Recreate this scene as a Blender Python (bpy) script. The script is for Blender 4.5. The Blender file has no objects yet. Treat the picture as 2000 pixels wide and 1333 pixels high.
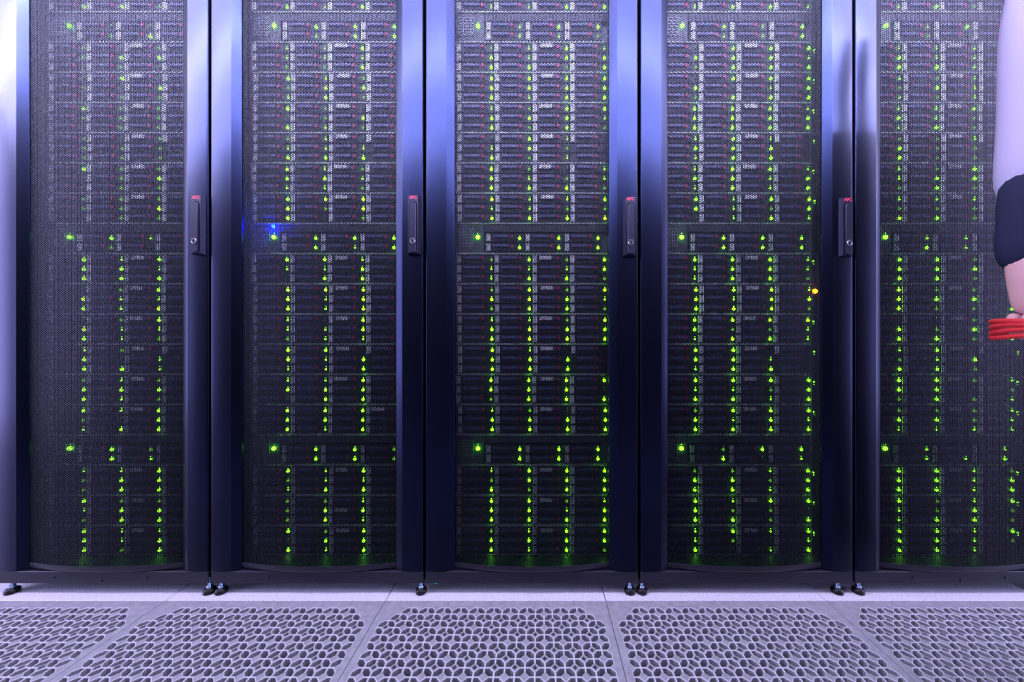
import bpy, math, random
import numpy as np
from mathutils import Vector, Matrix

random.seed(7)
S = bpy.context.scene
C = S.collection
PI = math.pi

# ------------------------------------------------------------------ helpers
def link(o, parent=None):
    C.objects.link(o)
    if parent is not None:
        o.parent = parent
    return o

class MB:
    """collects verts / faces for ONE mesh"""
    def __init__(s):
        s.v = []; s.f = []
    def add(s, vs, fs):
        n = len(s.v)
        s.v += [tuple(p) for p in vs]
        s.f += [tuple(i + n for i in f) for f in fs]
    def box(s, x0, x1, y0, y1, z0, z1, b=0.0):
        if b <= 0:
            vs = [(x, y, z) for x in (x0, x1) for y in (y0, y1) for z in (z0, z1)]
            s.add(vs, [(0, 1, 3, 2), (4, 6, 7, 5), (0, 4, 5, 1), (2, 3, 7, 6), (0, 2, 6, 4), (1, 5, 7, 3)])
            return
        # chamfered box: every corner gives three verts
        X, Y, Z = (x0, x1), (y0, y1), (z0, z1)
        vs = []; idx = {}
        for i in (0, 1):
            for j in (0, 1):
                for k in (0, 1):
                    sx, sy, sz = (1 - 2 * i), (1 - 2 * j), (1 - 2 * k)
                    for a in range(3):
                        p = [X[i] + sx * b, Y[j] + sy * b, Z[k] + sz * b]
                        p[a] = (X[i], Y[j], Z[k])[a]
                        idx[(i, j, k, a)] = len(vs); vs.append(p)
        fs = []
        cyc = [(0, 0), (1, 0), (1, 1), (0, 1)]
        for a in range(3):
            for e in (0, 1):
                q = []
                for (m, n) in cyc:
                    c = [0, 0, 0]; c[a] = e; c[(a + 1) % 3] = m; c[(a + 2) % 3] = n
                    q.append(idx[(c[0], c[1], c[2], a)])
                fs.append(q if e else q[::-1])
        for a in range(3):          # edges running along axis a
            b1, b2 = (a + 1) % 3, (a + 2) % 3
            for m in (0, 1):
                for n in (0, 1):
                    c0 = [0, 0, 0]; c0[b1] = m; c0[b2] = n
                    c1 = list(c0); c1[a] = 1
                    q = [idx[(*c0, b1)], idx[(*c1, b1)], idx[(*c1, b2)], idx[(*c0, b2)]]
                    fs.append(q if (m ^ n) else q[::-1])
        for i in (0, 1):
            for j in (0, 1):
                for k in (0, 1):
                    q = [idx[(i, j, k, 0)], idx[(i, j, k, 1)], idx[(i, j, k, 2)]]
                    fs.append(q if (i + j + k) % 2 else q[::-1])
        s.add(vs, fs)
    def lathe(s, prof, c=(0, 0, 0), n=24, axis='z'):
        """prof: (radius, height) list, revolved round z (or -y) through c"""
        vs = []; fs = []
        for (r, h) in prof:
            for k in range(n):
                a = 2 * PI * k / n
                if axis == 'z':
                    vs.append((c[0] + r * math.cos(a), c[1] + r * math.sin(a), c[2] + h))
                else:   # height runs towards the camera (-y)
                    vs.append((c[0] + r * math.cos(a), c[1] - h, c[2] + r * math.sin(a)))
        m = len(prof)
        for i in range(m - 1):
            for k in range(n):
                k2 = (k + 1) % n
                fs.append((i * n + k, i * n + k2, (i + 1) * n + k2, (i + 1) * n + k))
        fs.append(tuple(range(n))[::-1]); fs.append(tuple((m - 1) * n + k for k in range(n)))
        s.add(vs, fs)
    def extrude(s, prof, z0, z1, closed=True):
        """prof: (x, y) outline extruded in z"""
        n = len(prof)
        vs = [(x, y, z0) for x, y in prof] + [(x, y, z1) for x, y in prof]
        fs = [(i, (i + 1) % n, n + (i + 1) % n, n + i) for i in range(n if closed else n - 1)]
        if closed:
            fs += [tuple(range(n))[::-1], tuple(range(n, 2 * n))]
        s.add(vs, fs)
    def tube(s, pts, r, n=10):
        pts = [Vector(p) for p in pts]
        vs = []; fs = []
        up = Vector((0, 0, 1))
        for i, p in enumerate(pts):
            d = (pts[min(i + 1, len(pts) - 1)] - pts[max(i - 1, 0)]).normalized()
            u = d.cross(up)
            u = u.normalized() if u.length > 1e-3 else Vector((1, 0, 0))
            w = d.cross(u).normalized()
            for k in range(n):
                a = 2 * PI * k / n
                vs.append(p + (u * math.cos(a) + w * math.sin(a)) * r)
        for i in range(len(pts) - 1):
            for k in range(n):
                k2 = (k + 1) % n
                fs.append((i * n + k, i * n + k2, (i + 1) * n + k2, (i + 1) * n + k))
        fs.append(tuple(range(n))); fs.append(tuple((len(pts) - 1) * n + k for k in range(n))[::-1])
        s.add(vs, fs)
    def data(s, name, mat, smooth=None):
        me = bpy.data.meshes.new(name)
        me.from_pydata(s.v, [], s.f)
        me.materials.append(mat)
        if smooth is not None:
            me.shade_smooth()
            me.set_sharp_from_angle(angle=math.radians(smooth))
        me.update()
        return me
    def build(s, name, mat, parent=None, smooth=None, loc=(0, 0, 0)):
        o = bpy.data.objects.new(name, s.data(name, mat, smooth))
        o.location = loc
        return link(o, parent)

def inst(name, me, parent=None, loc=(0, 0, 0)):
    o = bpy.data.objects.new(name, me); o.location = loc
    return link(o, parent)

def tag(o, label=None, cat=None, group=None, kind=None):
    if label: o['label'] = label
    if cat: o['category'] = cat
    if group: o['group'] = group
    if kind: o['kind'] = kind
    return o

def empty(name, loc, label=None, cat=None, group=None):
    o = bpy.data.objects.new(name, None)
    o.empty_display_size = 0.05; o.location = loc
    link(o)
    return tag(o, label, cat, group)

# ------------------------------------------------------------------ materials
def mat(name, col, rough=0.5, metal=0.0, spec=0.5, tint=None, emit=None, es=0.0, ior=1.5):
    m = bpy.data.materials.new(name); m.use_nodes = True
    b = m.node_tree.nodes['Principled BSDF']
    b.inputs['Base Color'].default_value = (*col, 1)
    b.inputs['Roughness'].default_value = rough
    b.inputs['Metallic'].default_value = metal
    b.inputs['Specular IOR Level'].default_value = spec
    b.inputs['IOR'].default_value = ior
    if tint: b.inputs['Specular Tint'].default_value = (*tint, 1)
    if emit:
        b.inputs['Emission Color'].default_value = (*emit, 1)
        b.inputs['Emission Strength'].default_value = es
    return m

def nodes(m):
    nt = m.node_tree
    return nt, nt.nodes['Principled BSDF']

def add_bump(m, scale, strength, dist=0.001, detail=2):
    nt, b = nodes(m)
    tc = nt.nodes.new('ShaderNodeTexCoord')
    n = nt.nodes.new('ShaderNodeTexNoise'); n.inputs['Scale'].default_value = scale; n.inputs['Detail'].default_value = detail
    bp = nt.nodes.new('ShaderNodeBump'); bp.inputs['Strength'].default_value = strength; bp.inputs['Distance'].default_value = dist
    nt.links.new(tc.outputs['Object'], n.inputs['Vector'])
    nt.links.new(n.outputs['Fac'], bp.inputs['Height'])
    nt.links.new(bp.outputs['Normal'], b.inputs['Normal'])

def speckle(m, scale, c0, c1, p0, p1, detail=3):
    nt, b = nodes(m)
    tc = nt.nodes.new('ShaderNodeTexCoord')
    n = nt.nodes.new('ShaderNodeTexNoise'); n.inputs['Scale'].default_value = scale; n.inputs['Detail'].default_value = detail
    r = nt.nodes.new('ShaderNodeValToRGB')
    r.color_ramp.elements[0].position = p0; r.color_ramp.elements[0].color = (*c0, 1)
    r.color_ramp.elements[1].position = p1; r.color_ramp.elements[1].color = (*c1, 1)
    nt.links.new(tc.outputs['Object'], n.inputs['Vector'])
    nt.links.new(n.outputs['Fac'], r.inputs['Fac'])
    nt.links.new(r.outputs['Color'], b.inputs['Base Color'])

def printed(m, sx, sz, paper, ink, thr, axis=0):
    """fine dark print on a pale sticker: stretched noise in the sticker's own coordinates"""
    nt, b = nodes(m)
    tc = nt.nodes.new('ShaderNodeTexCoord')
    mp = nt.nodes.new('ShaderNodeMapping'); mp.inputs['Scale'].default_value = (sx, 1, sz)
    n = nt.nodes.new('ShaderNodeTexNoise'); n.inputs['Scale'].default_value = 1; n.inputs['Detail'].default_value = 0
    r = nt.nodes.new('ShaderNodeValToRGB'); r.color_ramp.interpolation = 'CONSTANT'
    r.color_ramp.elements[0].color = (*ink, 1); r.color_ramp.elements[1].color = (*paper, 1)
    r.color_ramp.elements[1].position = thr
    nt.links.new(tc.outputs['Object'], mp.inputs['Vector'])
    nt.links.new(mp.outputs['Vector'], n.inputs['Vector'])
    nt.links.new(n.outputs['Fac'], r.inputs['Fac'])
    nt.links.new(r.outputs['Color'], b.inputs['Base Color'])

M = {}
M['stile'] = mat('satin_blue_black_paint', (0.002, 0.002, 0.003), 0.29, spec=0.5, tint=(0.23, 0.34, 1.0))
add_bump(M['stile'], 900, 0.08, 0.0004)
M['mesh'] = mat('perforated_sheet_paint', (0.004, 0.004, 0.006), 0.36, spec=0.22, tint=(0.50, 0.56, 1.0))
M['skirt'] = mat('black_violet_paint', (0.018, 0.016, 0.030), 0.45, spec=0.4)
add_bump(M['skirt'], 700, 0.08, 0.0004)
M['cabinet'] = mat('cabinet_black', (0.010, 0.010, 0.014), 0.6, spec=0.3)
M['chassis'] = mat('chassis_steel', (0.20, 0.22, 0.28), 0.45, metal=0.3)
M['lip_steel'] = mat('bare_steel_lip', (0.62, 0.66, 0.70), 0.35, metal=0.2)
M['drive'] = mat('drive_carrier_plastic', (0.009, 0.013, 0.030), 0.5)
M['grip'] = mat('drive_handle_violet_grey', (0.085, 0.095, 0.24), 0.4)
M['latch'] = mat('latch_magenta', (0.34, 0.022, 0.095), 0.4)
M['label'] = mat('paper_label', (0.9, 0.9, 0.92), 0.6)
printed(M['label'], 160, 420, (0.88, 0.87, 0.92), (0.10, 0.12, 0.20), 0.42)
M['tag'] = mat('asset_tag', (0.9, 0.9, 0.9), 0.6)
printed(M['tag'], 520, 230, (0.90, 0.90, 0.94), (0.10, 0.12, 0.18), 0.40)
M['vent'] = mat('vent_panel', (0.05, 0.055, 0.085), 0.5)
M['handle'] = mat('handle_black_plastic', (0.012, 0.012, 0.022), 0.32, tint=(0.55, 0.58, 1.0))
M['gap'] = mat('shadow_black', (0.002, 0.002, 0.003), 0.9, spec=0.1)
M['chrome'] = mat('chrome', (0.82, 0.84, 0.9), 0.16, metal=1.0)
M['zinc'] = mat('zinc_bolt', (0.45, 0.62, 0.85), 0.25, metal=1.0)
M['rubber'] = mat('foot_rubber', (0.005, 0.005, 0.006), 0.4, spec=0.3)
M['red'] = mat('logo_red', (0.75, 0.02, 0.10), 0.4)
M['alu'] = mat('cast_grating_grey', (0.40, 0.385, 0.43), 0.42, spec=0.5)
speckle(M['alu'], 60, (0.33, 0.32, 0.36), (0.43, 0.415, 0.46), 0.35, 0.65, 6)
M['bright_rim'] = mat('bright_rim_metal', (0.66, 0.64, 0.70), 0.35)
M['lam'] = mat('pale_laminate', (0.80, 0.79, 0.86), 0.35)
speckle(M['lam'], 260, (0.44, 0.42, 0.52), (0.85, 0.83, 0.90), 0.30, 0.46, 4)
M['edge'] = mat('tile_edge_black', (0.006, 0.006, 0.008), 0.8)
M['plenum'] = mat('plenum_dark', (0.05, 0.05, 0.06), 0.9)
M['wall'] = mat('wall_paint', (0.10, 0.10, 0.12), 0.9)
M['ceil'] = mat('ceiling_paint', (0.05, 0.05, 0.06), 0.9)
M['fixture'] = mat('fixture_white', (0.8, 0.8, 0.8), 0.5)
G = (0.115, 1.0, 0.004)
Y = (0.22, 1.0, 0.004)
M['led_bright'] = mat('led_green_bright', (0.1, 0.3, 0.05), 0.3, emit=G, es=20)
M['led_yellow'] = mat('led_yellow_green', (0.1, 0.3, 0.05), 0.3, emit=Y, es=14)
M['led_dim'] = mat('led_green_dim', (0.1, 0.3, 0.05), 0.3, emit=(0.25, 1.0, 0.004), es=0.8)
M['led_off'] = mat('led_unlit', (0.05, 0.12, 0.05), 0.3)
M['led_big'] = mat('led_green_strong', (0.1, 0.3, 0.05), 0.3, emit=(0.08, 1.0, 0.006), es=45)
M['led_blue'] = mat('led_blue', (0.05, 0.1, 0.4), 0.3, emit=(0.00006, 0.0005, 1.0), es=5000)
M['led_amber'] = mat('led_amber', (0.4, 0.2, 0.02), 0.3, emit=(1.0, 0.14, 0.001), es=60)
M['led_teal'] = mat('led_teal', (0.02, 0.3, 0.25), 0.3, emit=(0.02, 0.6, 0.5), es=1.0)
M['skin'] = mat('skin', (0.72, 0.40, 0.38), 0.5)
M['shirt'] = mat('lavender_cloth', (0.42, 0.38, 0.52), 0.9, spec=0.1)
M['navy'] = mat('navy_cloth', (0.02, 0.024, 0.05), 0.9, spec=0.1)
M['hair'] = mat('dark_hair', (0.02, 0.012, 0.01), 0.5)
M['cable_red'] = mat('cable_red', (0.70, 0.03, 0.04), 0.45)
M['shoe'] = mat('shoe_black', (0.015, 0.015, 0.015), 0.5)
M['eye'] = mat('eye_white', (0.8, 0.8, 0.8), 0.3)
M['lip'] = mat('lip', (0.55, 0.18, 0.18), 0.5)

# ------------------------------------------------------------------ camera
# optical axis straight ahead (+y); the horizon sits on the frame centre; 700 px focal length in a 2000 px frame
H = 0.7075
cd = bpy.data.cameras.new('camera'); cam = bpy.data.objects.new('camera', cd); link(cam)
cd.sensor_width = 36; cd.lens = 36 * 700 / 2000
cd.shift_x = -52 / 2000; cd.shift_y = 0
cd.clip_start = 0.02
cam.location = (0, 0, H); cam.rotation_euler = (PI / 2, 0, 0)
S.camera = cam

# ------------------------------------------------------------------ room shell
XL, XR, YB, YF, ZC = -4.2, 4.2, -1.3, 2.6, 2.42
RY0, RY1, RY2 = 0.375, 0.9755, 1.5755            # grating row, plain row
TX = [-1.617 + 0.6 * i for i in range(6)]
b = MB()
b.box(XL, XR, YB, YF, -0.62, -0.58)              # sub-floor under the raised tiles
b.box(XL, XR, YB, RY0 - 0.001, -0.035, 0)
b.box(XL, XR, RY2 + 0.001, YF, -0.035, 0)
b.box(XL, TX[0] - 0.001, RY0 - 0.001, RY2 + 0.001, -0.035, 0)
b.box(TX[5] + 0.001, XR, RY0 - 0.001, RY2 + 0.001, -0.035, 0)
mf = mat('floor_laminate', (0.28, 0.27, 0.31), 0.4)
tag(b.build('floor', mf), kind='structure')
b = MB(); b.box(XL, XR, YB, YF, ZC, ZC + 0.05); tag(b.build('ceiling', M['ceil']), kind='structure')
b = MB(); b.box(XL - 0.05, XL, YB, YF, -0.62, ZC); tag(b.build('wall_left', M['wall']), kind='structure')
b = MB(); b.box(XR, XR + 0.05, YB, YF, -0.62, ZC); tag(b.build('wall_right', M['wall']), kind='structure')
b = MB(); b.box(XL, XR, YF, YF + 0.05, -0.62, ZC); tag(b.build('wall_back', M['wall']), kind='structure')
mwf = mat('wall_paint_dark', (0.05, 0.05, 0.06), 0.8)
b = MB(); b.box(XL, XR, YB - 0.05, YB, -0.62, ZC); tag(b.build('wall_front', mwf), kind='structure')

# ------------------------------------------------------------------ floor tiles
RACKN = ['leftmost rack', 'second rack from the left', 'middle rack', 'second rack from the right', 'rightmost rack']

def grating_mesh():
    p = 0.0218; nx, ny = 26, 25; w = 0.5985; t = 0.030
    r = 0.0008; cc = 0.0088; h = 0.0060; ch = 0.0010; cz = 0.0010
    mx = (w - nx * p) / 2; my1 = 0.0236          # my1: margin on the rack side
    top = MB(); bright = set()
    def hexa(k):   # inner outline of a "/" hole, grown inward by k
        q = r + k; c = cc - 0.25 * k
        return [(q, q), (p - q - c, q), (p - q, q + c), (p - q, p - q), (q + c, p - q), (q, p - q - c)]
    def present(i, j):
        cut = {0: 2, 1: 1}.get(j, 0) if j < 2 else {ny - 1: 2, ny - 2: 1}.get(j, 0)
        return cut <= i < nx - cut
    def small(i, j):       # small diamond hole wanted at lattice vertex (i, j)? (between rows j-1 and j)
        if not (1 <= i <= nx - 1 and 1 <= j <= ny - 1): return False
        if not all(present(a, b_) for a in (i - 1, i) for b_ in (j - 1, j)): return False
        m = j % 4
        if m == 1: return False
        if m == 3: return ((i + (2 if (j % 8) == 7 else 0)) // 2) % 2 == 0
        return True
    for j in range(ny):
        for i in range(nx):
            X0 = mx + i * p - w / 2
            Y1 = w / 2 - my1 - j * p              # far edge of the cell; rows run towards the camera
            slash = (i + j) % 2 == 0
            def P(x, y, z, s=slash):              # cell coords -> tile coords; y counted from the near edge
                if not s: x = p - x
                return (X0 + x, Y1 - p + y, z)
            if not present(i, j):
                top.add([P(0, 0, 0), P(p, 0, 0), P(p, p, 0), P(0, p, 0)], [(0, 1, 2, 3)])
                continue
            a = hexa(0); bb = hexa(ch); q = r; c = cc
            # cut corners are (p,0) = BR and (0,p) = TL of the "/" cell
            viBR = (i + 1 if slash else i, j + 1); viTL = (i if slash else i + 1, j)
            sBR, sTL = small(*viBR), small(*viTL)
            polys = [[(0, 0), (q, q), (q, p - q - c), (0, p - q - c)],
                     [(0, 0), (p - q - c, 0), (p - q - c, q), (q, q)],
                     [(p, q + c), (p, p), (p - q, p - q), (p - q, q + c)],
                     [(p, p), (q + c, p), (q + c, p - q), (p - q, p - q)]]
            polys.append([(p - q - c, 0)] + ([(p - h, 0), (p, h)] if sBR else [(p, 0)]) + [(p, q + c), (p - q, q + c), (p - q - c, q)])
            polys.append([(q + c, p)] + ([(h, p), (0, p - h)] if sTL else [(0, p)]) + [(0, p - q - c), (q, p - q - c), (q + c, p - q)])
            for ip, po in enumerate(polys):
                vs = [P(x, y, 0) for x, y in po]
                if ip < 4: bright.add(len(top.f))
                if not slash: vs = vs[::-1]
                top.add(vs, [tuple(range(len(vs)))])
            # chamfer + wall of the big hole
            n = 6
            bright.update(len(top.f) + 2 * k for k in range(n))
            vs = [P(x, y, 0) for x, y in a] + [P(x, y, -cz) for x, y in bb] + [P(x, y, -t) for x, y in bb]
            fs = []
            for k in range(n):
                k2 = (k + 1) % n
                fs += [(k, k2, n + k2, n + k), (n + k, n + k2, 2 * n + k2, 2 * n + k)]
            top.add(vs, fs)
            for flag, e in ((sBR, ((p - h, 0), (p, h))), (sTL, ((h, p), (0, p - h)))):
                if flag:
                    (xa, ya), (xb, yb) = e
                    top.add([P(xa, ya, 0), P(xb, yb, 0), P(xb, yb, -t), P(xa, ya, -t)], [(0, 1, 2, 3)])
    # plain rim
    x0, x1 = -w / 2, w / 2; xa, xb = x0 + mx, x1 - mx
    yb_, yt = w / 2 - my1 - ny * p, w / 2 - my1
    for (u0, u1, v0, v1) in ((x0, x1, yt, w / 2), (x0, x1, -w / 2, yb_), (x0, xa, yb_, yt), (xb, x1, yb_, yt)):
        top.add([(u0, v0, 0), (u1, v0, 0), (u1, v1, 0), (u0, v1, 0)], [(0, 1, 2, 3)])
    e = w / 2
    ring = [(-e, -e), (e, -e), (e, e), (-e, e)]
    top.add([(x, y, 0) for x, y in ring] + [(x, y, -t) for x, y in ring], [(k, (k + 1) % 4, 4 + (k + 1) % 4, 4 + k) for k in range(4)])
    me = top.data('perforated_floor_tile', M['alu'])
    me.materials.append(M['bright_rim'])               # rims and ribs: foot polish plus edge highlights put into a paler colour
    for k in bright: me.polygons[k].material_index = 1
    return me

gm = grating_mesh()
mb = MB(); mb.box(-0.2990, 0.2990, -0.2993, 0.2993, -0.035, 0, 0.0012)
pm = mb.data('floor_tile', M['lam'])
for i in range(5):
    xc = TX[i] + 0.3
    o = inst('perforated_floor_tile', gm, None, (xc, (RY0 + RY1) / 2, 0))
    tag(o, 'grey perforated floor tile with ringed slots in front of the ' + RACKN[i], 'floor tile', 'perforated tiles along the racks')
    o = inst('floor_tile', pm, None, (xc, (RY1 + RY2) / 2 + 0.0003, 0))
    tag(o, 'pale speckled plain floor tile under the feet of the ' + RACKN[i], 'floor tile', 'plain tiles under the racks')

# ------------------------------------------------------------------ rack doors
YD = 1.0                    # front plane of the door stiles
ZB, ZT = 0.0655, 1.965      # door bottom / top
XM = 0.2165                 # half width of the perforated part

def arc_y(x):
    return YD + 0.0120 - 0.0205 * (1 - (x / XM) ** 2)

def perforated_panel():
    R = 0.0030; rin = 0.80 * R; t = 0.0015
    a = 1.5 * R; bp = math.sqrt(3) * R
    x0, x1, z0, z1 = -XM - 0.002, XM + 0.002, ZB + 0.016, ZT - 0.02
    nc = int((x1 - x0) / a); nr = int((z1 - z0) / bp)
    I, J = np.meshgrid(np.arange(nc), np.arange(nr), indexing='ij')
    cx = (x0 + (x1 - x0 - (nc - 1) * a) / 2 + I * a).ravel()
    cz = (z0 + bp / 2 + J * bp + (I % 2) * bp / 2).ravel()
    ang = np.arange(6) * np.pi / 3
    ca, sa = np.cos(ang), np.sin(ang)
    n = len(cx)
    def ring(rad, back):
        X = cx[:, None] + rad * ca; Z = cz[:, None] + rad * sa
        Yv = YD + 0.0120 - 0.0205 * (1 - (X / XM) ** 2) + back
        return np.stack([X, Yv, Z], -1)
    V = np.concatenate([ring(R, 0), ring(rin, 0), ring(rin, t)], 1).reshape(-1, 3)
    base = (np.arange(n) * 18)[:, None, None]
    k = np.arange(6); k2 = (k + 1) % 6
    q1 = np.stack([k, k2, 6 + k2, 6 + k], -1); q2 = np.stack([6 + k, 6 + k2, 12 + k2, 12 + k], -1)
    F = (np.concatenate([q1, q2], 0)[None] + base).reshape(-1, 4)
    me = bpy.data.meshes.new('perforated_panel')
    me.vertices.add(len(V)); me.vertices.foreach_set('co', V.astype(np.float32).ravel())
    me.loops.add(F.size); me.loops.foreach_set('vertex_index', F.astype(np.int32).ravel())
    me.polygons.add(len(F)); me.polygons.foreach_set('loop_start', np.arange(0, F.size, 4, dtype=np.int32))
    me.update(calc_edges=True)
    me.materials.append(M['mesh'])
    return me

def corner(cx, cy, r, a0, a1, n=5):
    return [(cx + r * math.cos(math.radians(a0 + (a1 - a0) * k / n)), cy + r * math.sin(math.radians(a0 + (a1 - a0) * k / n))) for k in range(n + 1)]

def stile_profile(side):
    """outline in plan of the left stile (side -1) or the right one (+1)"""
    xo, xf, xi = 0.2965, 0.2400, XM + 0.0005     # outer edge, start of the bevel, inner edge
    pts = [(-xo, YD + 0.040)]
    pts += corner(-xo + 0.004, YD + 0.004, 0.004, 180, 270)
    # gently crowned front
    for k in range(1, 6):
        u = k / 6
        pts.append((-xo + 0.004 + (xo - 0.004 - xf) * u, YD - 0.0012 * math.sin(PI * u)))
    th = math.degrees(math.atan2(0.0095, xf - xi))
    pts += corner(-xf, YD + 0.006, 0.006, 270, 270 + th, 4)
    # bevel running back to the perforated sheet, rounded lip at its end
    rl = 0.0022
    pts += corner(-xi - rl, YD + 0.0095 + rl, rl, 270 + th, 360, 4)
    pts += [(-xi, YD + 0.0165), (-xi - 0.012, YD + 0.0175), (-xo + 0.012, YD + 0.040)]
    if side > 0:
        pts = [(-x, y) for x, y in pts][::-1]
    return pts

def rail_mesh(z0, z1):
    """curved solid strip closing the perforated sheet at its foot or head"""
    n = 32; b = MB()
    xs = [-XM - 0.0005 + (2 * XM + 0.001) * k / n for k in range(n + 1)]
    for i in range(n):
        xa, xb = xs[i], xs[i + 1]
        ya, yb = arc_y(xa) - 0.0012, arc_y(xb) - 0.0012
        za, zb = z0, z1
        e = 0.004
        vs = [(xa, ya, zb), (xb, yb, zb), (xb, yb, za + e), (xa, ya, za + e), (xb, yb + e * 0.5, za), (xa, ya + e * 0.5, za), (xb, YD + 0.04, za), (xa, YD + 0.04, za), (xb, YD + 0.04, zb), (xa, YD + 0.04, zb)]
        b.add(vs, [(3, 2, 1, 0), (5, 4, 2, 3), (7, 6, 4, 5), (0, 1, 8, 9)])
    return b

def stadium(w, z0, z1, n=12, round_bottom=0.3):
    """outline (x, z): full round at the top, small radius at the bottom, counter-clockwise"""
    r = w / 2; rb = w * round_bottom
    o = [(r * math.cos(PI * k / n), z1 - r + r * math.sin(PI * k / n)) for k in range(n + 1)]
    o += [(-r + rb + rb * math.cos(PI + PI / 2 * k / 4), z0 + rb + rb * math.sin(PI + PI / 2 * k / 4)) for k in range(5)]
    o += [(r - rb + rb * math.cos(1.5 * PI + PI / 2 * k / 4), z0 + rb + rb * math.sin(1.5 * PI + PI / 2 * k / 4)) for k in range(5)]
    return o

HX, HZ0, HZ1 = 0.2725, 0.944, 1.107
def handle_housing():
    b = MB(); hw, fw = 0.0185, 0.0140; yb, yf = YD + 0.001, YD - 0.011
    zf0, zf1 = HZ0 + 0.002, HZ1 - 0.001
    ins = stadium(0.0215, HZ0 + 0.005, HZ1 - 0.0165)
    n = len(ins)
    def out(px, pz):                              # matching point on the rectangular front outline
        cz = (zf0 + zf1) / 2
        if pz >= HZ1 - 0.028: # top arch maps to sides + top edge
            a = math.atan2(pz - (HZ1 - 0.028), px)
            t = a / PI
            if t < 0.25: return (fw, HZ1 - 0.028 + (zf1 - HZ1 + 0.028) * t / 0.25)
            if t > 0.75: return (-fw, HZ1 - 0.028 + (zf1 - HZ1 + 0.028) * (1 - t) / 0.25)
            return (fw - 2 * fw * (t - 0.25) / 0.5, zf1)
        if pz < HZ0 + 0.0075: return (max(-fw, min(fw, px * 1.45)), zf0)
        return (fw if px > 0 else -fw, pz)
    ou = [out(*q) for q in ins]
    V = [(x, yf, z) for x, z in ou] + [(x, yf, z) for x, z in ins] + [(x, YD - 0.002, z) for x, z in ins]
    F = []
    for k in range(n):
        k2 = (k + 1) % n
        F += [(k, k2, n + k2, n + k), (n + k, n + k2, 2 * n + k2, 2 * n + k)]
    F.append(tuple(2 * n + k for k in range(n)))
    b.add(V, F)
    q0 = [(-hw, yb, HZ0), (hw, yb, HZ0), (hw, yb, HZ1), (-hw, yb, HZ1)]
    q1 = [(-fw, yf, zf0), (fw, yf, zf0), (fw, yf, zf1), (-fw, yf, zf1)]
    b.add(q0 + q1, [(k, (k + 1) % 4, 4 + (k + 1) % 4, 4 + k) for k in range(4)])
    return b

def handle_lever():
    b = MB(); o = stadium(0.0178, HZ0 + 0.0035, HZ1 - 0.0185); n = len(o)
    i2 = [(x * 0.80, (z - (HZ0 + 0.0805)) * 0.985 + HZ0 + 0.0805) for x, z in o]
    V = [(x, YD - 0.003, z) for x, z in o] + [(x, YD - 0.0135, z) for x, z in o] + [(x, YD - 0.0152, z) for x, z in i2]
    F = []
    for k in range(n):
        k2 = (k + 1) % n
        F += [(k, k2, n + k2, n + k), (n + k, n + k2, 2 * n + k2, 2 * n + k)]
    F.append(tuple(2 * n + k for k in range(n)))
    b.add(V, F)
    return b

def logo_mesh():
    cu = bpy.data.curves.new('logo', 'FONT'); cu.body = 'APC'
    cu.size = 1.0; cu.extrude = 0.02; cu.offset = 0.02; cu.align_x = 'CENTER'
    t = bpy.data.objects.new('logo_text', cu); C.objects.link(t)
    dg = bpy.context.evaluated_depsgraph_get()
    me = bpy.data.meshes.new_from_object(t.evaluated_get(dg))
    bpy.data.objects.remove(t)
    xs = [v.co.x for v in me.vertices]; ys = [v.co.y for v in me.vertices]
    wx, wy = max(xs) - min(xs), max(ys) - min(ys); mx = (max(xs) + min(xs)) / 2
    for v in me.vertices:
        x = (v.co.x - mx) / wx * 0.0225; z = (v.co.y - min(ys)) / wy * 0.0088; d = v.co.z
        v.co = (x, -d * 0.01, z)
    me.materials.clear(); me.materials.append(M['red']); me.update()
    return me

PANEL = perforated_panel()
D = {}
b = MB(); b.extrude(stile_profile(-1), ZB, ZT); b.extrude(stile_profile(1), ZB, ZT)
STL = MB(); STL.extrude(stile_profile(-1), ZB, ZT); D['stile_l'] = STL.data('door_stile', M['stile'], 28)
STR = MB(); STR.extrude(stile_profile(1), ZB, ZT); D['stile_r'] = STR.data('door_stile', M['stile'], 28)
b = rail_mesh(ZB + 0.001, ZB + 0.0175); D['rail_b'] = b.data('door_rail', M['skirt'], 40)
b = rail_mesh(ZT - 0.03, ZT); D['rail_t'] = b.data('door_rail', M['skirt'], 40)
D['housing'] = handle_housing().data('handle_housing', M['handle'], 25)
D['lever'] = handle_lever().data('handle_lever', M['handle'], 25)
D['logo'] = logo_mesh()
b = MB(); b.lathe([(0.0080, 0), (0.0080, 0.0026), (0.0072, 0.0036), (0.0058, 0.0036), (0.0054, 0.0022), (0.0001, 0.0022)], (0, 0, 0), 28, 'y')
D['lock'] = b.data('key_lock', M['chrome'], 35)
b = MB(); b.box(-0.0012, 0.0012, -0.0030, -0.0021, -0.0040, 0.0040); D['keyhole'] = b.data('keyhole', M['gap'])

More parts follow.
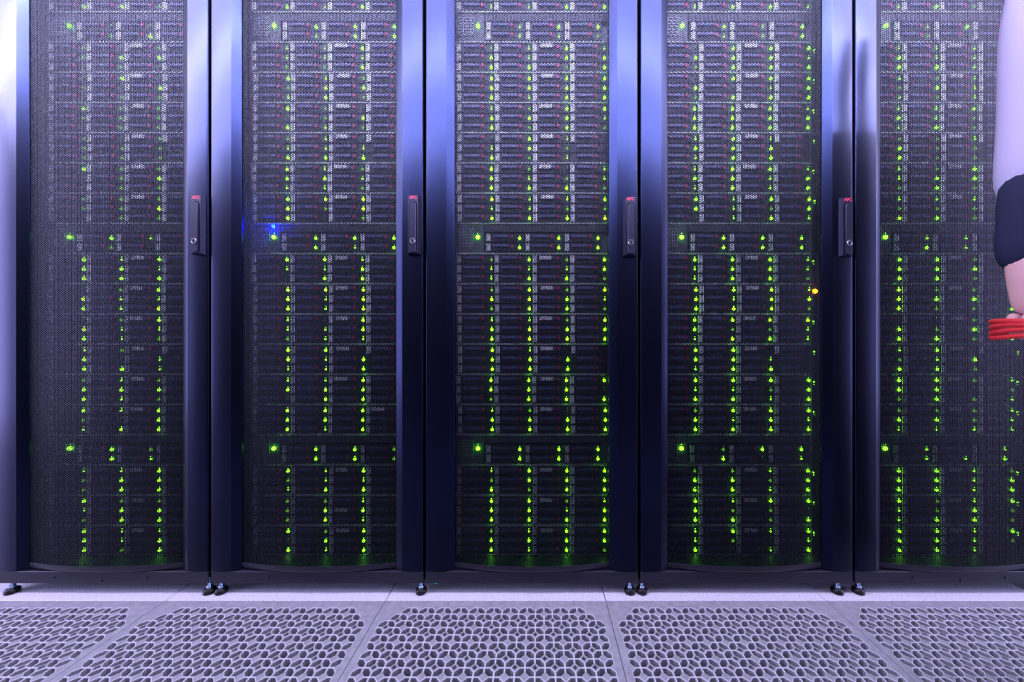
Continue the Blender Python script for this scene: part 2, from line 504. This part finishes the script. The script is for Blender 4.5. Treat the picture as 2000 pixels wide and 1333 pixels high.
# cabinet shell, skirt, rails, feet
b = MB()
b.box(-0.2975, -0.2955, YD + 0.042, 2.07, 0.066, 1.985)
b.box(0.2955, 0.2975, YD + 0.042, 2.07, 0.066, 1.985)
b.box(-0.2955, 0.2955, 2.05, 2.07, 0.066, 1.985)
b.box(-0.2955, 0.2955, YD + 0.042, 2.05, 1.966, 1.985)
b.box(-0.2955, 0.2955, YD + 0.042, 2.05, 0.064, 0.068)
D['cabinet'] = b.data('cabinet', M['cabinet'])
b = MB(); b.box(-0.2965, 0.2965, YD + 0.0005, YD + 0.075, 0.030, 0.0635, 0.0014)
b.box(-0.2965, 0.2965, 1.95, 2.05, 0.030, 0.0635)
b.box(-0.2965, -0.25, YD + 0.075, 1.95, 0.035, 0.0635); b.box(0.25, 0.2965, YD + 0.075, 1.95, 0.035, 0.0635)
D['skirt'] = b.data('base_skirt', M['skirt'])
b = MB(); b.lathe([(0.0042, 0), (0.0042, 0.0004), (0.0030, 0.0010), (0.0018, 0.0010), (0.0014, 0.0004), (0.0001, 0.0004)], (0, 0, 0), 16, 'y')
D['screw'] = b.data('screw', M['handle'], 30)
def rail(s):
    b = MB()
    xa, xb = sorted((s * 0.2300, s * 0.252))
    b.box(xa, xb, YD + 0.0608, YD + 0.0630, 0.070, 1.950)
    xc, xd = sorted((s * 0.2500, s * 0.252)); b.box(xc, xd, YD + 0.063, YD + 0.10, 0.070, 1.950)
    for k in range(84):                           # cage-nut holes, shown as dark inset squares
        z = 0.083 + k * 0.02222
        b.box(s * 0.243 - 0.0045, s * 0.243 + 0.0045, YD + 0.0603, YD + 0.0609, z, z + 0.0018)
    return b
D['rail_l'] = rail(-1).data('mounting_rail', M['chassis'])
D['rail_r'] = rail(1).data('mounting_rail', M['chassis'])
b = MB(); b.lathe([(0.0135, 0.0), (0.0150, 0.002), (0.0150, 0.009), (0.0125, 0.0125), (0.0075, 0.0150), (0.0001, 0.0150)], (0, 0, 0), 26)
D['foot'] = b.data('leveling_foot', M['rubber'], 35)
b = MB(); b.lathe([(0.0075, 0.0151), (0.0075, 0.0205), (0.0068, 0.0212), (0.0042, 0.0212)] + [(0.0042 + (0.0005 if k % 2 else 0), 0.0212 + 0.0016 * k) for k in range(1, 16)], (0, 0, 0), 12)
D['bolt'] = b.data('bolt', M['zinc'], 30)
b = MB(); b.box(-0.004, 0.004, -0.003, 0.003, -0.003, 0.003, 0.0008); D['teal'] = b.data('status_light', M['led_teal'])

RX = [-1.219, -0.619, -0.019, 0.581, 1.181]
RLAB = ['tall black mesh-door server rack cut off by the left edge of the picture',
        'tall black mesh-door server rack, second from the left, with a blue light behind its mesh',
        'tall black mesh-door server rack in the middle of the row',
        'tall black mesh-door server rack, second from the right, with an amber light at its edge',
        'tall black mesh-door server rack at the right end, beside the person']
FEET = [(-0.261, 0.294), (-0.273, 0.289), (None, 0.275), (-0.291, 0.2585), (-0.282, 0.285)]
HDZ = [0.004, 0.004, 0.0, -0.002, -0.002]
for i, x in enumerate(RX):
    r = empty('server_rack', (x, 0, 0), RLAB[i], 'server rack', 'row of server racks')
    inst('cabinet', D['cabinet'], r)
    sk = inst('base_skirt', D['skirt'], r)
    for sx, sz in ((-0.135, 0.0455), (0.123, 0.0455), (-0.002, 0.033 + 0.004)):
        inst('screw', D['screw'], sk, (sx, YD, sz))
    inst('mounting_rail', D['rail_l'], r); inst('mounting_rail', D['rail_r'], r)
    door = inst('door', D['stile_l'], r)
    door.data = D['stile_l']
    inst('door_stile', D['stile_r'], door)
    inst('door_rail', D['rail_b'], door); inst('door_rail', D['rail_t'], door)
    inst('perforated_panel', PANEL, door)
    dz = HDZ[i]
    inst('handle_housing', D['housing'], door, (HX, 0, dz))
    inst('handle_lever', D['lever'], door, (HX, 0, dz))
    tag(inst('key_lock', D['lock'], door, (HX, YD - 0.0150, 0.9785 + dz)), 'round chrome key lock')
    inst('keyhole', D['keyhole'], door, (HX, YD - 0.0150, 0.9785 + dz))
    tag(inst('logo', D['logo'], door, (HX, YD - 0.0112, HZ1 - 0.0112 + dz)), 'red lettering on the handle')
    for k, fx in enumerate(FEET[i]):
        if fx is not None:
            f = inst('leveling_foot', D['foot'], r, (fx, YD + 0.008, 0)); inst('bolt', D['bolt'], f)
    for fx in (-0.27, 0.27):
        f = inst('leveling_foot', D['foot'], r, (fx, 2.0, 0)); inst('bolt', D['bolt'], f)
    if i == 2:
        tag(inst('status_light', D['teal'], r, (-0.2705, YD + 0.012, 0.0265)), 'tiny teal light under the skirt')

# ------------------------------------------------------------------ equipment in the racks
YE = 0.054 + YD              # front plane of the equipment
U2 = 0.0889
Z0 = 0.077
W0 = -0.2245; PW = 0.111; DH = 0.0279

def chassis_mesh():
    b = MB(); h = U2 - 0.0012
    b.box(-0.2245, 0.2215, YE + 0.016, YE + 0.42, 0, h)
    b.box(-0.2255, -0.2240, YE, YE + 0.017, 0, h); b.box(0.2210, 0.2225, YE, YE + 0.017, 0, h)
    n = len(b.f)
    b.box(-0.2245, 0.2215, YE - 0.0015, YE + 0.017, h - 0.0022, h, 0.0007)      # bare steel lips
    b.box(-0.2245, 0.2215, YE, YE + 0.017, 0, 0.0014, 0.0005)
    me = b.data('chassis', M['chassis']); me.materials.append(M['lip_steel'])
    for k in range(n, len(me.polygons)): me.polygons[k].material_index = 1
    return me
b = MB()
b.box(-0.2415, -0.2257, YE + 0.002, YE + 0.006, 0.001, U2 - 0.003, 0.001); D['ear_l'] = b.data('rack_ear', M['drive'])
b = MB()
b.box(0.2227, 0.2400, YE + 0.002, YE + 0.006, 0.001, U2 - 0.003, 0.001); D['ear_r'] = b.data('rack_ear', M['drive'])
D['chassis'] = chassis_mesh()

def drive_mesh(w):
    b = MB(); h = DH - 0.0010
    b.box(0.0010, w - 0.0010, 0.002, 0.020, 0.0005, h, 0.0010)
    # vent ribs across the lower part of the carrier face
    for k in range(3):
        z = 0.0035 + k * 0.0030
        b.box(0.024, 0.094, 0.0010, 0.0025, z, z + 0.0012)
    b.box(0.022, 0.096, 0.0006, 0.0025, 0.0232, 0.0246)
    return b
D['drive'] = drive_mesh(0.111).data('drive', M['drive'])
D['drive_w'] = drive_mesh(0.115).data('drive', M['drive'])
b = MB(); b.box(0.0225, 0.0710, -0.0035, 0.002, 0.0135, 0.0218, 0.0012); D['grip'] = b.data('handle', M['grip'])
b = MB(); b.lathe([(0.0058, -0.003), (0.0058, 0.001), (0.0048, 0.0022), (0.0001, 0.0022)], (0.0785, 0, 0.0172), 14, 'y'); D['latch'] = b.data('release_latch', M['latch'], 35)
b = MB(); b.box(0.0040, 0.0160, -0.0012, 0.0015, 0.0020, 0.0245); D['label'] = b.data('serial_label', M['label'])
b = MB(); b.box(0, 0.036, -0.0035, 0.0, 0, 0.0112, 0.0008); D['tag'] = b.data('asset_tag', M['tag'])

def dome(r):
    b = MB(); b.lathe([(r, -0.002), (r, 0.0008), (r * 0.92, 0.0008 + r * 0.38), (r * 0.70, 0.0008 + r * 0.70), (r * 0.38, 0.0008 + r * 0.90), (0.0001, 0.0008 + r)], (0, 0, 0), 12, 'y')
    return b
for nm in ('led_bright', 'led_yellow', 'led_dim', 'led_off'):
    D[nm] = dome(0.0043).data('status_led', M[nm], 40)
    D['s' + nm] = dome(0.0011).data('activity_led', M[nm], 40)
D['led_mid'] = dome(0.0026).data('status_led', M['led_bright'], 40)
D['led_big'] = dome(0.0062).data('power_led', M['led_big'], 40)
D['led_ear'] = dome(0.0022).data('ear_led', M['led_bright'], 40)
D['led_amber'] = dome(0.0066).data('fault_led', M['led_amber'], 40)
D['led_blue'] = dome(0.0046).data('identify_led', M['led_blue'], 40)

b = MB()
b.box(-0.2240, -0.1420, YE + 0.002, YE + 0.018, 0.002, U2 - 0.004, 0.0012)
D['panel'] = b.data('control_panel', M['vent'])
b = MB()
for k in range(7):                                # pierced grille on the control panel
    b.box(-0.219, -0.172, YE - 0.0003, YE + 0.003, 0.018 + k * 0.0085, 0.0215 + k * 0.0085, 0.0004)
for k in range(7):
    b.box(-0.2190 + 0.0075 * k, -0.2170 + 0.0075 * k, YE - 0.0006, YE + 0.003, 0.018, 0.0725, 0.0004)
D['grille'] = b.data('grille', M['chassis'])
b = MB(); b.box(-0.1405, 0.2195, YE + 0.003, YE + 0.018, 0.0625, U2 - 0.004, 0.0012)
for k in range(3):
    b.box(-0.136, 0.215, YE + 0.0018, YE + 0.004, 0.0660 + k * 0.0060, 0.0680 + k * 0.0060)
D['vent'] = b.data('vent_strip', M['vent'])

ORD = ['lowest', 'second', 'third', 'fourth', 'fifth', 'sixth', 'seventh', 'eighth', 'ninth', 'tenth', 'eleventh',
       'twelfth', 'thirteenth', 'fourteenth', 'fifteenth', 'sixteenth', 'seventeenth', 'eighteenth', 'nineteenth']
CTRL = {3: 'lowest', 10: 'middle', 17: 'topmost'}
SHORT = ['leftmost rack', 'second rack from left', 'middle rack', 'second rack from right', 'rightmost rack']
rnd = random.Random(42)

def add_drive(par, x, z, wide, state, label=True, latch=True):
    d = inst('drive', D['drive_w' if wide else 'drive'], par, (x, YE, z))
    inst('handle', D['grip'], d)
    if latch: inst('release_latch', D['latch'], d)
    if label: inst('serial_label', D['label'], d)
    lx = 0.1015 if wide else 0.1050
    if state:
        inst('status_led', D[state], d, (lx, 0.002, 0.0120))
        s = {'led_bright': 'sled_bright', 'led_mid': 'sled_bright', 'led_yellow': 'sled_yellow', 'led_dim': 'sled_dim', 'led_off': 'sled_dim'}[state]
        inst('activity_led', D[s], d, (lx, 0.002, 0.0196))
    return d

def pick(ri, idx, col):
    up = idx >= 11
    pb = [(0.20 if up else 0.42), (0.38 if up else 0.58), (0.66 if up else 0.75), (0.60 if up else 0.72), (0.42 if up else 0.55)][ri]
    if ri == 4 and col >= 2: pb *= 0.55
    if ri == 3 and col == 3: pb *= 0.75
    u = rnd.random()
    if u < pb: return 'led_yellow' if (idx in (7, 8, 11) and rnd.random() < 0.6) else 'led_bright'
    if u < pb + (1 - pb) * 0.55: return 'led_mid' if not (up and ri == 0) else 'led_dim'
    return 'led_dim' if rnd.random() < (0.35 if (up and ri == 0) else 0.75) else 'led_off'

for ri, rx in enumerate(RX):
    for idx in range(19):
        z = Z0 + idx * U2
        jit = rnd.uniform(-0.0022, 0.0022)
        if idx in CTRL:
            lab = 'black server with large green light, %s one in the %s' % (CTRL[idx], SHORT[ri])
            if ri == 1 and idx == 10:
                lab = 'black server with a bright blue light, in the second rack from left'
            e = empty('server', (rx + jit, 0, z), lab, 'server', 'servers between the disk shelves')
            inst('chassis', D['chassis'], e); inst('rack_ear', D['ear_l'], e); inst('rack_ear', D['ear_r'], e)
            p_ = inst('control_panel', D['panel'], e)
            inst('grille', D['grille'], p_)
            inst('power_led', D['led_big'], p_, (-0.1600, YE + 0.002, U2 - 0.0415))
            inst('activity_led', D['sled_bright'], p_, (-0.1600, YE + 0.002, U2 - 0.0300))
            if ri == 1 and idx == 10:
                tag(inst('identify_led', D['led_blue'], p_, (-0.1610, YE + 0.001, U2 - 0.0100)), 'bright blue light')
            inst('vent_strip', D['vent'], e)
            for c in range(3):
                for r_ in range(2):
                    add_drive(e, -0.1385 + 0.1152 * c, 0.0600 - DH * (r_ + 1), True, pick(ri, idx, c + 1))
            continue
        lab = 'black disk shelf with green lights, %s unit up in the %s' % (ORD[idx], SHORT[ri])
        if ri == 3 and idx == 8:
            lab = 'black disk shelf with an amber light, ninth unit up in the second rack from right'
        e = empty('disk_shelf', (rx + jit, 0, z), lab, 'disk shelf', 'disk shelves in the racks')
        inst('chassis', D['chassis'], e); inst('rack_ear', D['ear_l'], e)
        er = inst('rack_ear', D['ear_r'], e)
        if ri == 3 and idx == 8:
            tag(inst('fault_led', D['led_amber'], er, (0.2300, YE + 0.001, 0.066)), 'glowing amber light')
        else:
            inst('ear_led', D['led_ear'], er, (0.2295, YE + 0.002, 0.0655))
            inst('ear_led', D['sled_bright'], er, (0.2305, YE + 0.002, 0.0580))
        for c in range(4):
            for r_ in range(3):
                st = pick(ri, idx, c); lb = True
                if idx == 6 and (c == 3 or (c == 2 and r_ == 0)): st = None
                if idx == 6 and c == 3 and r_ > 0: lb = False
                if idx == 13 and c == 3:
                    st = None; lb = (r_ == 0)
                if ri == 0 and idx >= 14 and c == 0 and rnd.random() < 0.5: st = 'led_off'
                add_drive(e, W0 + PW * c, U2 - 0.0034 - DH * (r_ + 1), False, st, lb)
        tx = W0 + 2 * PW + 0.026 + rnd.uniform(-0.004, 0.004); tz = U2 - 0.0195
        if ri == 1 and idx == 4: tx += PW
        if ri == 1 and idx == 1: tz -= 0.029
        inst('asset_tag', D['tag'], e, (tx, YE - 0.001, tz))

# ------------------------------------------------------------------ person at the right edge
def skin_mesh(name, chains, mat_, parent=None, sub=2, smooth=True):
    """chains of (x, y, z, radius [, radius2]); equal points are shared; grown with a Skin modifier"""
    V = []; E = []; Rr = []; idx = {}; roots = set()
    for ch in chains:
        prev = None
        for q in ch:
            k = tuple(round(c, 4) for c in q[:3])
            if k not in idx:
                idx[k] = len(V); V.append(q[:3]); Rr.append((q[3], q[4] if len(q) > 4 else q[3]))
            i = idx[k]
            if prev is not None and prev != i: E.append((prev, i))
            prev = i
    me = bpy.data.meshes.new(name); me.from_pydata(V, E, [])
    o = bpy.data.objects.new(name, me); C.objects.link(o)
    md = o.modifiers.new('skin', 'SKIN'); md.use_smooth_shade = smooth; md.branch_smoothing = 0.3
    par = list(range(len(V)))
    def find(a):
        while par[a] != a: a = par[a]
        return a
    for a, b_ in E: par[find(b_)] = find(a)
    seen = set()
    for i in range(len(V)):
        sv = me.skin_vertices[0].data[i]; sv.radius = Rr[i]
        r_ = find(i); sv.use_root = r_ not in seen; seen.add(r_)
    md2 = o.modifiers.new('sub', 'SUBSURF'); md2.levels = sub; md2.render_levels = sub
    dg = bpy.context.evaluated_depsgraph_get()
    out = bpy.data.meshes.new_from_object(o.evaluated_get(dg))
    bpy.data.objects.remove(o)
    out.materials.clear(); out.materials.append(mat_)
    out.shade_smooth()
    return inst(name, out, parent)

PX, PY = 1.140, 0.66
per = empty('person', (PX, PY, 0), 'person in a lavender shirt with navy cuffs standing at the right edge, holding something red', 'person')
per.rotation_euler = (0, 0, PI)
# the person faces down the aisle; local +y is the way the person faces
def arm(sx):
    if sx > 0:   # arm on the camera's left, hanging a little away from the body
        return [(0.175, 0, 1.42, 0.058), (0.205, -0.005, 1.28, 0.046), (0.222, 0.0, 1.13, 0.040), (0.260, 0.020, 0.98, 0.035), (0.305, 0.045, 0.835, 0.026, 0.022)]
    return [(-0.175, 0, 1.42, 0.058), (-0.215, 0.0, 1.28, 0.046), (-0.240, 0.01, 1.12, 0.040), (-0.250, 0.04, 0.97, 0.034), (-0.255, 0.07, 0.845, 0.026, 0.022)]
def hand(sx):
    a = arm(sx)[-1]; x, y, z = a[:3]
    ch = [[a, (x - 0.002 * sx, y + 0.010, z - 0.045, 0.034, 0.017), (x - 0.004 * sx, y + 0.016, z - 0.085, 0.036, 0.015)]]
    for k, (oy, L) in enumerate(((0.034, 0.82), (0.012, 0.92), (-0.010, 0.86), (-0.031, 0.68))):
        # four fingers curling towards the thigh
        ix = -sx
        p0 = (x + ix * 0.002, y + 0.014 + oy * 0.9, z - 0.078, 0.0098)
        p1 = (x - ix * 0.004, y + 0.016 + oy, z - 0.078 - 0.040 * L, 0.0092)
        p2 = (x + ix * 0.020 * L, y + 0.018 + oy, z - 0.078 - 0.062 * L, 0.0086)
        p3 = (x + ix * 0.040 * L, y + 0.018 + oy, z - 0.078 - 0.050 * L, 0.0078)
        ch.append([p0, p1, p2, p3])
    ix = -sx
    ch.append([(x + ix * 0.008, y + 0.034, z - 0.030, 0.0120), (x + ix * 0.020, y + 0.054, z - 0.058, 0.0105), (x + ix * 0.028, y + 0.052, z - 0.085, 0.0088)])
    return ch
chains = [[(0, 0, 0.98, 0.145, 0.105), (0, 0.01, 1.12, 0.125, 0.090), (0, 0.005, 1.28, 0.150, 0.100), (0, -0.005, 1.42, 0.105, 0.075),
           (0, -0.005, 1.50, 0.052, 0.052), (0, 0.010, 1.57, 0.060, 0.066), (0, 0.018, 1.64, 0.074, 0.088), (0, 0.010, 1.70, 0.068, 0.080), (0, 0.005, 1.735, 0.040, 0.046)]]
for sx in (-1, 1):
    chains.append([(0, -0.005, 1.42, 0.105, 0.075)] + arm(sx))
    chains += hand(sx)
    chains.append([(0, 0, 0.98, 0.145, 0.105), (sx * 0.085, 0, 0.90, 0.088, 0.090), (sx * 0.066, 0.008, 0.70, 0.074), (sx * 0.069, 0.002, 0.49, 0.053),
                   (sx * 0.070, -0.018, 0.33, 0.050), (sx * 0.071, -0.040, 0.09, 0.034), (sx * 0.072, 0.0, 0.045, 0.034, 0.03), (sx * 0.078, 0.06, 0.03, 0.030, 0.020)])
chains.append([(0, 0.098, 1.645, 0.010), (0, 0.116, 1.625, 0.013), (0, 0.105, 1.612, 0.010)])        # nose
for sx in (-1, 1):
    chains.append([(sx * 0.074, 0.005, 1.655, 0.008, 0.016), (sx * 0.079, -0.004, 1.635, 0.008, 0.018), (sx * 0.074, 0.004, 1.612, 0.007, 0.010)])   # ears
skin_mesh('body', chains, M['skin'], per)
def grow(ch, d): return [tuple(q[:3]) + tuple(r_ + d for r_ in (q[3:] if len(q) > 4 else (q[3], q[3]))) for q in ch]
sh = [grow([(0, 0, 0.84, 0.160, 0.118), (0, 0, 0.94, 0.155, 0.115), (0, 0.01, 1.12, 0.135, 0.098), (0, 0.005, 1.28, 0.152, 0.102), (0, -0.005, 1.42, 0.106, 0.076), (0, -0.005, 1.475, 0.062, 0.060)], 0.010)]
cuff = []
for sx in (-1, 1):
    a = arm(sx)
    end = (a[3][0], a[3][1] - 0.004, 0.945, 0.036)
    sh.append(grow([(0, -0.005, 1.42, 0.106, 0.076)] + a[:3] + [end], 0.010))
    cuff.append(grow([(a[2][0] * 0.25 + a[3][0] * 0.75, a[3][1] - 0.006, 1.015, 0.034), (a[3][0] * 0.5 + a[4][0] * 0.5, (a[3][1] + a[4][1]) / 2, 0.895, 0.032), (a[4][0], a[4][1], 0.822, 0.029, 0.026)], 0.009))
skin_mesh('shirt', sh, M['shirt'], per)
for c_ in cuff: skin_mesh('cuff', [c_], M['navy'], per)
tr = [grow([(0, 0, 1.00, 0.148, 0.108), (0, 0, 0.94, 0.150, 0.112)], 0.008)]
for sx in (-1, 1):
    tr.append(grow([(0, 0, 0.94, 0.150, 0.112), (sx * 0.088, 0, 0.86, 0.092, 0.094), (sx * 0.068, 0.008, 0.68, 0.080), (sx * 0.070, 0.000, 0.49, 0.054), (sx * 0.071, -0.020, 0.30, 0.050), (sx * 0.072, -0.040, 0.07, 0.048)], 0.010))
skin_mesh('trousers', tr, M['navy'], per)
for sx in (-1, 1):
    skin_mesh('shoe', [[(sx * 0.072, -0.085, 0.036, 0.036), (sx * 0.073, -0.03, 0.042, 0.044, 0.036), (sx * 0.077, 0.05, 0.034, 0.046, 0.030), (sx * 0.080, 0.115, 0.030, 0.036, 0.024)]], M['shoe'], per)
skin_mesh('hair', [[(0, -0.045, 1.56, 0.050, 0.045), (0, -0.040, 1.64, 0.074, 0.062), (0, -0.020, 1.72, 0.074, 0.074), (0, 0.030, 1.750, 0.060, 0.050)]], M['hair'], per)
for sx in (-1, 1):
    b = MB(); b.lathe([(0.0001, -0.011), (0.008, -0.008), (0.0115, 0), (0.008, 0.008), (0.0001, 0.011)], (sx * 0.031, 0.092, 1.655), 14)
    b.build('eye', M['eye'], per, 60)
b = MB(); b.tube([(-0.024, 0.088, 1.588), (-0.010, 0.100, 1.591), (0.010, 0.100, 1.591), (0.024, 0.088, 1.588)], 0.006); b.build('mouth', M['lip'], per, 60)
# red cable looped through the closed hand
b = MB()
hx, hy, hz = PX - 0.293, PY - 0.063, 0.738
for k in range(4):
    pts = [(hx + 0.046 * math.cos(t_), hy + 0.064 * math.sin(t_), hz + 0.008 * k - 0.022 + 0.003 * math.sin(2 * t_ + k)) for t_ in [2 * PI * i / 32 for i in range(33)]]
    b.tube(pts, 0.0042, 8)
o = b.build('cable_coil', M['cable_red'], None, 60)
tag(o, 'small red coil of cable in the hand of the person at the right edge', 'cable')

# ------------------------------------------------------------------ lights: rows of ceiling luminaires over the aisle
def luminaire(x, y, z, L, w, power, col, word, hood=0.0):
    """strip light; with a hood it faces the racks and the black hood under it keeps its light off the floor"""
    t = empty('ceiling_light', (x, y, z), 'long white ceiling light strip running along the aisle, ' + word, 'ceiling light', 'ceiling lights over the aisle')
    ld = bpy.data.lights.new('strip_lamp', 'AREA'); ld.shape = 'RECTANGLE'; ld.size = L; ld.size_y = w
    ld.energy = power; ld.color = col
    lo = bpy.data.objects.new('lamp', ld); link(lo, t)
    b = MB()
    if hood:
        lo.rotation_euler = (PI / 2, 0, 0); lo.location = (0, 0.004, 0)
        b.box(-L / 2 - 0.03, L / 2 + 0.03, -0.07, 0.0, -w / 2 - 0.01, w / 2 + 0.02, 0.003)
        b.build('housing', M['fixture'], t)
        b = MB(); b.box(-L / 2 - 0.03, L / 2 + 0.03, -0.07, 0.004 + hood, -w / 2 - 0.016, -w / 2 - 0.0105)
        b.build('hood', M['gap'], t)
    else:
        lo.location = (0, 0, 0.005)
        b.box(-L / 2 - 0.03, L / 2 + 0.03, -w / 2 - 0.02, w / 2 + 0.02, 0.012, 0.07, 0.004)
        b.build('housing', M['fixture'], t)
VW = (0.74, 0.69, 1.0)
luminaire(0, 0.58, 2.15, 7.6, 0.12, 76, VW, 'nearest to the racks')
luminaire(0, 0.00, 2.25, 7.6, 0.06, 760, VW, 'second from the racks', 0.055)
luminaire(0, -0.75, 2.28, 7.6, 0.06, 640, VW, 'farthest from the racks', 0.065)

# added glowing panels, unseen; stand for bright aisle ends inferred from stile reflections
mg = mat('glow_panel_lit', (0.7, 0.7, 0.8), 0.6, emit=(0.55, 0.50, 1.0), es=7)
for nm, xw, dx in (('glow_panel_1', XL + 0.01, 1), ('glow_panel_2', XR - 0.01, -1)):
    xa, xb = sorted((xw, xw + 0.015 * dx))
    b = MB(); b.box(xa, xb, -1.24, 1.20, 0.06, 2.36)
    o = tag(b.build(nm, mg), kind='structure')
    b = MB(); xa, xb = sorted((xw, xw + 0.05 * dx))
    b.box(xa, xb, -1.29, 1.26, 2.36, 2.40); b.box(xa, xb, -1.29, 1.26, 0.02, 0.06)
    b.box(xa, xb, -1.29, -1.24, 0.06, 2.36); b.box(xa, xb, 1.20, 1.26, 0.06, 2.36); b.box(xa, xb, -0.04, 0.0, 0.06, 2.36)
    b.build('glow_panel_frame', M['fixture'], o)

w = bpy.data.worlds.new('world'); S.world = w; w.use_nodes = True
w.node_tree.nodes['Background'].inputs['Color'].default_value = (0.3, 0.3, 0.5, 1)
w.node_tree.nodes['Background'].inputs['Strength'].default_value = 0.02

S.view_settings.view_transform = 'Standard'
S.view_settings.look = 'None'
S.view_settings.gamma = 1.0
S.view_settings.use_curve_mapping = False
S.view_settings.exposure = 0.0
